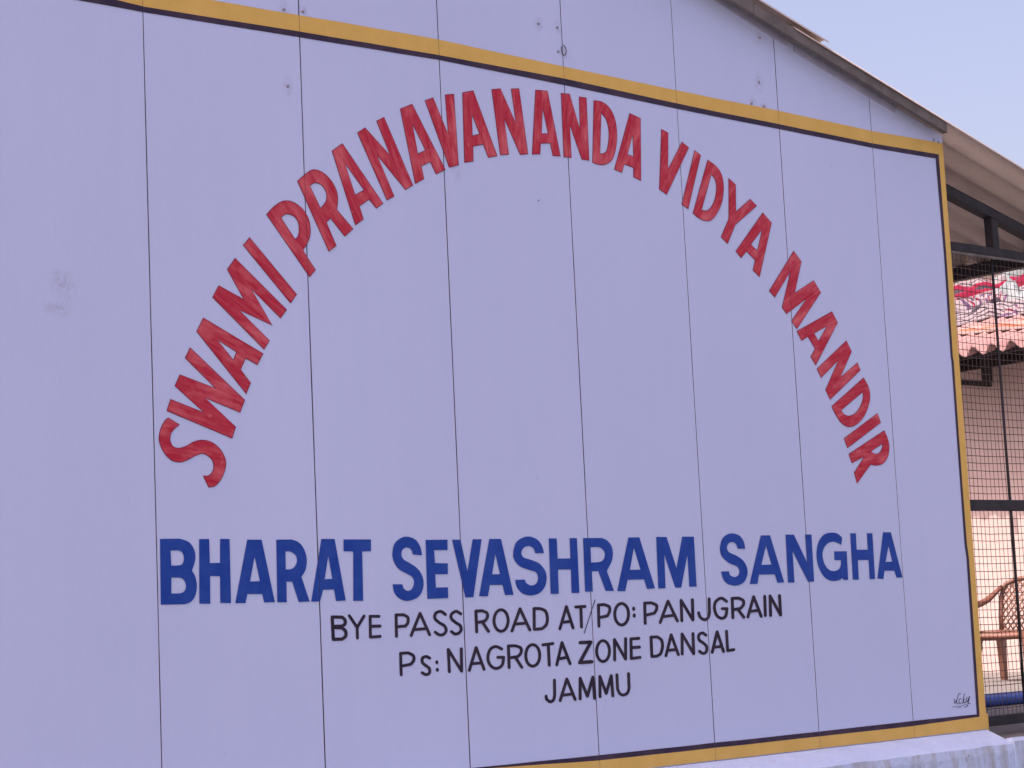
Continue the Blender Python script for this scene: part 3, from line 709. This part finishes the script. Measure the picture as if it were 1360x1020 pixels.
# ------------------------------------------------------------------ mesh fence beside the gable wall
fence = empty('wire_mesh_fence', (0.7, 0.1, FZ), 'dark steel framed wire mesh screen beside the lettered wall', 'fence')
FY = 0.10; X0, X1 = 0.0, 1.44
for nm, z0, z1 in (('top_rail', 2.372, 2.418), ('middle_rail', 1.062, 1.116), ('bottom_rail', 0.004, 0.052)):
    box(nm, (X0 - .001, FY - .022, z0), (X1, FY + .022, z1), M_STEEL, fence, 0.003)
box('ledger_angle', (X0, FY - .030, 2.356), (X1, FY - .024, 2.369), M_BARGE, fence)
box('post', (0.463, FY - .026, 2.416), (0.513, FY + .026, RAF(0.49) - 0.02), M_STEEL, fence, 0.003)
box('post', (X1, FY - .026, FZ - .01), (X1 + .052, FY + .026, RAF(X1) - 0.02), M_STEEL, fence, 0.003)
box('post', (0.0, FY - .02, FZ - .01), (0.03, FY + .02, 2.372), M_STEEL, fence, 0.003)
for x in (0.452, 0.93): 
    V, Fc = tube([(x + .002, FY - .012, 2.372), (x - .004, FY - .012, 1.1), (x - .012, FY - .012, .05)], 0.007, 8); link('upright_rod', mesh(V, Fc, smooth=True), M_STEEL, fence)
def wire_panel(z0, z1):
    V, Fc = [], []
    def wire(pts, r):
        a, b = tube(pts, r, 4); o_ = len(V); V.extend(a); Fc.extend([tuple(i + o_ for i in f) for f in b])
    sp = 0.0335
    n = int((X1 - X0) / sp)
    for k in range(n + 1):
        x = X0 + sp * (k + .5); j = [rnd.uniform(-.0022, .0022) for _ in range(7)]
        x += 0.003 * math.sin(k * 0.7 + z0)
        wire([(x + j[i] + 0.003 * math.sin(i * 1.1 + k * .13), FY + .006 + .002 * j[i], z0 + (z1 - z0) * i / 6) for i in range(7)], 0.0017)
    n = int((z1 - z0) / 0.0385)
    for k in range(1, n + 1):
        z = z0 + (z1 - z0) * k / (n + 1); j = [rnd.uniform(-.0016, .0016) for _ in range(6)]
        wire([(X0 + (X1 - X0) * i / 5, FY + .003, z + j[i] - 0.006 * math.sin(math.pi * ((i / 5 * 3) % 1.0)) + 0.002 * math.sin(k * 1.7)) for i in range(6)], 0.0017)
    o = link('wire_mesh', mesh(V, Fc), M_WIRE, fence); o['kind'] = 'stuff'
wire_panel(1.114, 2.374); wire_panel(0.05, 1.064)

# ------------------------------------------------------------------ the house across the courtyard
EX, WX = 6.6, 7.6
ez = hit(1317, 463, 0, EX); EZ = ez.z
house = empty('courtyard_house', (WX + 1.5, 6, FZ), 'cream house with pink corrugated roof behind the mesh screen', 'building')
s2 = 0.30; a2 = math.atan(s2)
P2 = 0.205
# ridge where the roof stops in view
v = ray(1290, 379); tt = (EZ - s2 * EX - CAM.z + s2 * CAM.x) / (v.z - s2 * v.x); rp = CAM + v * tt
RX = rp.x
box('wall', (WX, 0.5, FZ - .01), (WX + 0.2, 13.5, EZ - 0.02), M_CREAM, house)
box('wall', (WX + .201, 13.3, FZ - .01), (11.5, 13.5, EZ - 0.02), M_CREAM, house)
box('wall', (WX + .201, 0.5, FZ - .01), (11.5, 0.7, EZ - 0.02), M_CREAM, house)
box('upper_wall', (RX + 0.05, 0.3, EZ - .5), (RX + 0.3, 13.6, EZ + s2 * (RX - EX) + 0.9), M_UPPER, house)
sm2 = sheet_mesh((RX + .1 - EX) / math.cos(a2), 6, P2, 0.042, 0.012); sm2.materials.append(M_PINKROOF)
for k in range(11):
    o = link('roof_sheet', sm2, None, house); o.location = (EX, 0.2 + k * 6 * P2 + rnd.uniform(-.002, .002), EZ + 0.012 + rnd.uniform(-.004, .004)); o.rotation_euler = (0, -a2, 0)
box('eave_beam', (EX + .16, 0.4, EZ - .03), (EX + .20, 13.4, EZ - .004), M_STEEL, house)
# steel bracket frame under the eave
pb = hit(1313, 510.5, 0, WX - 0.02)
bm = bmesh.new(); yb = pb.y; zb = pb.z; t_ = 0.045
bar(bm, (WX + .005, yb, zb), (EX + .02, yb, zb), t_, t_); link('eave_bracket', from_bm(bm), M_STEEL, house)
bm = bmesh.new(); bar(bm, (WX - 0.035, yb, zb + t_ / 2), (WX - 0.035, yb, EZ + .12), 0.07, 0.07); link('eave_bracket', from_bm(bm), M_STEEL, house)
bm = bmesh.new(); bar(bm, (EX + .045, yb, zb + t_ / 2), (EX + .045, yb, EZ - .01), t_, t_); link('eave_bracket', from_bm(bm), M_STEEL, house)

# cloths spread over the pink roof to dry
def cloth_mat(name, stripes, scale, rot, warp=0.6):
    m, t, b = new_mat(name, 0.9, 0.1)
    v = coords(t, (1, 1, 1), 'UV', (0, 0, rot))
    nz = N(t, 'ShaderNodeTexNoise'); nz.inputs['Scale'].default_value = 2.5; t.links.new(v, nz.inputs['Vector'])
    ad = N(t, 'ShaderNodeMix', data_type='VECTOR'); ad.inputs[0].default_value = 0.06 * warp
    t.links.new(v, ad.inputs[4]); t.links.new(nz.outputs['Color'], ad.inputs[5])
    sx = N(t, 'ShaderNodeSeparateXYZ'); t.links.new(ad.outputs[1], sx.inputs[0])
    fr = N(t, 'ShaderNodeMath', operation='FRACT'); t.links.new(mult(t, sx.outputs['Y'], scale), fr.inputs[0])
    cr = N(t, 'ShaderNodeValToRGB'); cr.color_ramp.interpolation = 'CONSTANT'
    els = cr.color_ramp.elements
    els[0].position = 0; els[0].color = (*stripes[0][1], 1); els[1].position = stripes[1][0]; els[1].color = (*stripes[1][1], 1)
    for p_, c_ in stripes[2:]:
        e_ = els.new(p_); e_.color = (*c_, 1)
    t.links.new(fr.outputs[0], cr.inputs[0]); t.links.new(cr.outputs[0], b.inputs['Base Color']); return m
WH, RD, PU, DK, GR, OR = (0.25, 0.215, 0.235), (0.20, 0.013, 0.04), (0.10, 0.055, 0.115), (0.055, 0.042, 0.06), (0.19, 0.22, 0.235), (0.36, 0.13, 0.085)
CM = [cloth_mat('red_cloth', [(0, RD), (.30, (0.14, 0.012, 0.035)), (.45, RD), (.62, WH), (.70, RD), (.86, DK)], 3.0, 0.0),
      cloth_mat('white_black_stripe_cloth', [(0, WH), (.30, DK), (.48, WH), (.72, DK), (.84, WH)], 17, 0.05),
      cloth_mat('purple_stripe_cloth', [(0, WH), (.25, PU), (.5, WH), (.66, RD), (.80, DK), (.86, WH)], 8, 1.45),
      cloth_mat('grey_cloth', [(0, GR), (.5, (0.24, 0.27, 0.29)), (.9, WH)], 1.0, 0.3),
      cloth_mat('orange_red_cloth', [(0, OR), (.25, (0.30, 0.20, 0.19)), (.5, OR), (.62, (0.33, 0.22, 0.21))], 9, 0.0),
      cloth_mat('dark_cloth', [(0, DK), (.8, (0.08, 0.065, 0.085))], 1.0, 0.0)]
def roof2(px, py):
    v = ray(px, py); return CAM + v * ((EZ + 0.05 - s2 * EX - CAM.z + s2 * CAM.x) / (v.z - s2 * v.x))
def cloth(path, wid, hgt, mat, seed, label):
    """crumpled cloth lying along a path of photo points dropped onto the roof plane"""
    pts = [roof2(*p) for p in path]; nu, nv = 44, 16; V, Fc, UV = [], [], []
    nrm = Vector((-s2, 0, 1)).normalized()
    segl = [0]
    for i in range(1, len(pts)): segl.append(segl[-1] + (pts[i] - pts[i - 1]).length)
    def at(s):
        for i in range(1, len(pts)):
            if s <= segl[i] or i == len(pts) - 1:
                return pts[i - 1].lerp(pts[i], (s - segl[i - 1]) / (segl[i] - segl[i - 1]))
    Lt = segl[-1]
    for i in range(nu + 1):
        s = Lt * i / nu; p = at(s); d = (at(min(Lt, s + .05)) - at(max(0, s - .05))).normalized(); side = nrm.cross(d)
        ww = wid * (1 + 0.28 * noise.noise(Vector((s * 2.1, seed, 0))))
        for j in range(nv + 1):
            u = j / nv - .5
            e = min(1, 5 * (0.5 - abs(u))) * min(1, 7 * min(i, nu - i) / nu + .1)
            f = 0.5 + 0.7 * noise.noise(Vector((s * 2.2, u * wid * 7 + seed, seed))) + 0.45 * noise.noise(Vector((s * 6, u * wid * 16, seed + 5)))
            V.append(p + side * (u * ww) + d * (0.05 * noise.noise(Vector((u * 6, s * 3, seed)))) + nrm * (0.004 + max(0.0, hgt * e * f + 0.012 * e)))
            UV.append((s, u * wid * 1.0))
    for i in range(nu):
        for j in range(nv):
            k = i * (nv + 1) + j; Fc.append((k, k + nv + 1, k + nv + 2, k + 1))
    me = mesh(V, Fc, smooth=True)
    uvl = me.uv_layers.new(name='UVMap')
    for lp in me.loops: uvl.data[lp.index].uv = UV[lp.vertex_index]
    bm = bmesh.new(); bm.from_mesh(me); bmesh.ops.recalc_face_normals(bm, faces=bm.faces)
    if sum(f.normal.dot(nrm) for f in bm.faces) < 0: bmesh.ops.reverse_faces(bm, faces=bm.faces)
    bmesh.ops.solidify(bm, geom=bm.faces[:], thickness=0.006); bm.to_mesh(me); bm.free()
    o = link('drying_cloth', me, mat); o['label'] = label; o['category'] = 'cloth'; o['group'] = 'cloths drying on the pink roof'; return o
cloth([(1240, 405), (1275, 399), (1310, 390), (1340, 383), (1400, 376)], .27, .15, CM[0], 1.3, 'crimson cloth with white edge lying highest on the pink roof')
cloth([(1240, 418), (1275, 412), (1310, 402), (1345, 396), (1400, 390)], .40, .14, CM[2], 4.1, 'purple and white striped cloth below the crimson one')
cloth([(1235, 438), (1270, 431), (1300, 423), (1330, 417), (1400, 408)], .38, .13, CM[1], 7.7, 'white cloth with thin black stripes across the pink roof')
cloth([(1287, 427), (1303, 421), (1320, 414), (1336, 411)], .15, .17, CM[5], 2.9, 'dark folded cloth on top of the black striped one')
cloth([(1330, 383), (1342, 393), (1352, 402), (1362, 408), (1380, 412)], .22, .20, CM[3], 5.5, 'grey cloth hanging over the crimson and purple ones')
cloth([(1236, 396), (1268, 391), (1290, 385), (1312, 381)], .30, .14, CM[1], 12.2, 'thin striped white cloth bundled against the brown upper wall')
cloth([(1318, 380), (1335, 374), (1352, 371), (1385, 366)], .26, .22, CM[3], 15.1, 'pale grey cloth bunched up against the brown upper wall')
cloth([(1338, 421), (1352, 416), (1372, 411), (1400, 406)], .24, .12, CM[2], 18.4, 'purple striped cloth lying beside the dark folded one')
cloth([(1268, 444), (1300, 440), (1330, 437), (1365, 433), (1410, 428)], .20, .06, CM[4], 8.8, 'orange red striped cloth nearest the scalloped eave')

# ------------------------------------------------------------------ plastic chair in the courtyard
def make_chair(loc, rz):
    t = empty('plastic_chair', loc, 'brown plastic armchair with lattice back standing in the courtyard', 'chair')
    t.rotation_euler = (0, 0, rz)
    mtx = Matrix.Translation(loc) @ Matrix.Rotation(rz, 4, 'Z')
    def add(name, V, Fc, smooth=True):
        me = mesh([mtx @ Vector(v) for v in V], Fc, smooth=smooth)
        bm = bmesh.new(); bm.from_mesh(me); bmesh.ops.recalc_face_normals(bm, faces=bm.faces); bm.to_mesh(me); bm.free()
        return link(name, me, M_PLASTIC, t)
    # local: +x is the front, z up; seat 0.43 high
    nu, nv = 12, 12; V, Fc = [], []
    for s in (0, 1):
        for i in range(nu + 1):
            for j in range(nv + 1):
                x = -0.21 + 0.44 * i / nu; hw = 0.205 + 0.035 * i / nu; y = (j / nv * 2 - 1) * hw
                z = 0.425 - 0.028 * (1 - (y / hw) ** 2) * math.sin(math.pi * (i / nu) * .9 + .2) - (0.03 * max(0, (i - 9) / 3) ** 2)
                edge = 1 if j in (0, nv) or i in (0, nu) else 0
                V.append((x, y, z - s * (0.045 if edge else 0.012)))
    m2 = (nu + 1) * (nv + 1); q = lambda s, i, j: s * m2 + i * (nv + 1) + j
    for i in range(nu):
        for j in range(nv):
            Fc.append((q(0, i, j), q(0, i + 1, j), q(0, i + 1, j + 1), q(0, i, j + 1))); Fc.append((q(1, i, j), q(1, i, j + 1), q(1, i + 1, j + 1), q(1, i + 1, j)))
    for i in range(nu):
        for j in (0, nv): Fc.append((q(0, i, j), q(1, i, j), q(1, i + 1, j), q(0, i + 1, j)))
    for j in range(nv):
        for i in (0, nu): Fc.append((q(0, i, j), q(0, i, j + 1), q(1, i, j + 1), q(1, i, j)))
    add('seat', V, Fc)
    for sx, sy in ((1, 1), (1, -1), (-1, 1), (-1, -1)):
        top = (0.19 if sx > 0 else -0.185, sy * 0.215, 0.42); bot = (0.245 if sx > 0 else -0.255, sy * 0.25, 0.0)
        V, Fc = [], []
        for k in range(7):
            f = k / 6; c = Vector(top).lerp(Vector(bot), f); w_ = 0.040 - 0.013 * f
            # L-shaped section, the shape moulded chair legs have
            for dx, dy in ((-w_, -w_ * .9), (w_, -w_ * .9), (w_, w_ * .9), (-w_, w_ * .9)):
                V.append((c.x + dx * (1.0 if sx > 0 else 1.0), c.y + dy * .8, c.z))
        for k in range(6):
            for j in range(4): Fc.append((k * 4 + j, k * 4 + (j + 1) % 4, (k + 1) * 4 + (j + 1) % 4, (k + 1) * 4 + j))
        Fc += [(0, 1, 2, 3), (27, 26, 25, 24)]
        add('leg', V, Fc, False)
    for sy in (1, -1):      # arm: rises from front post and sweeps back into the top of the backrest
        pts = [(0.19, sy * .245, .40), (0.20, sy * .27, .50), (0.185, sy * .285, .585), (0.12, sy * .29, .628), (0.0, sy * .288, .645), (-0.11, sy * .275, .675), (-0.19, sy * .25, .725), (-0.245, sy * .20, .785)]
        V, Fc = tube(pts, [.024, .023, .028, .036, .038, .035, .030, .024], 8, 0.75); add('arm', V, Fc)
    # back frame: uprights and top rim
    pts = [(-0.19, .205, .41), (-0.215, .215, .55), (-0.245, .215, .70), (-0.27, .18, .80), (-0.285, .10, .835), (-0.29, 0, .845), (-0.285, -.10, .835), (-0.27, -.18, .80), (-0.245, -.215, .70), (-0.215, -.215, .55), (-0.19, -.205, .41)]
    V, Fc = tube(pts, .021, 8); bk = add('backrest', V, Fc)
    V, Fc = [], []
    def slat(a, b):
        p, f = tube([a, ((a[0] + b[0]) / 2 - .006, (a[1] + b[1]) / 2, (a[2] + b[2]) / 2), b], 0.0065, 6); o_ = len(V); V.extend(p); Fc.extend([tuple(i + o_ for i in g_) for g_ in f])
    def bx(z): return -0.19 - (z - .41) * 0.225
    for k in range(-9, 10):
        for sg in (1, -1):
            # diagonals clipped to the back's outline
            pr = []
            for m in range(41):
                z = .42 + .41 * m / 40; y = k * 0.05 + sg * (z - .62) * 0.75
                lim = .205 if z < .72 else .205 - 1.1 * (z - .72) ** 1.3
                if abs(y) < lim: pr.append((bx(z), y, z))
            if len(pr) > 4: slat(pr[0], pr[-1])
    add('lattice', V, Fc)
    return t
v_ = ray(1334, 903); cf = CAM + v_ * ((FZ - CAM.z) / v_.z)          # foot of the far rear leg
ang = math.radians(180 + 8)
off = Matrix.Rotation(ang, 4, 'Z') @ Vector((-0.255, -0.25, 0))
make_chair(Vector((cf.x, cf.y, FZ)) - off, ang)

# ------------------------------------------------------------------ folded blue tarpaulin behind the screen
c0 = ray(1300, 941); c0 = CAM + c0 * ((FZ - CAM.z) / c0.z)
V, Fc = [], []; nx = 40; n = 14
for i in range(nx + 1):
    x = c0.x - 0.55 + 2.1 * i / nx
    for k in range(n):
        a = 2 * math.pi * k / n
        w_ = 0.15 + 0.012 * noise.noise(Vector((x * 2, 0, 1))); h_ = 0.033 + 0.006 * noise.noise(Vector((x * 3.3, k * .5, 2)))
        sg = lambda q_: math.copysign(abs(q_) ** 0.45, q_)
        V.append((x, c0.y + 0.15 + w_ * sg(math.cos(a)), max(FZ + 0.0005, FZ + 0.033 + h_ * sg(math.sin(a)))))
for i in range(nx):
    for k in range(n): Fc.append((i * n + k, i * n + (k + 1) % n, (i + 1) * n + (k + 1) % n, (i + 1) * n + k))
Fc += [tuple(range(n)), tuple(range(nx * n + n - 1, nx * n - 1, -1))]
me = mesh(V, Fc, smooth=True); bm = bmesh.new(); bm.from_mesh(me); bmesh.ops.recalc_face_normals(bm, faces=bm.faces); bm.to_mesh(me); bm.free()
tp = link('folded_tarpaulin', me, M_TARP); tp['label'] = 'long folded blue tarpaulin on the floor behind the mesh screen'; tp['category'] = 'tarpaulin'
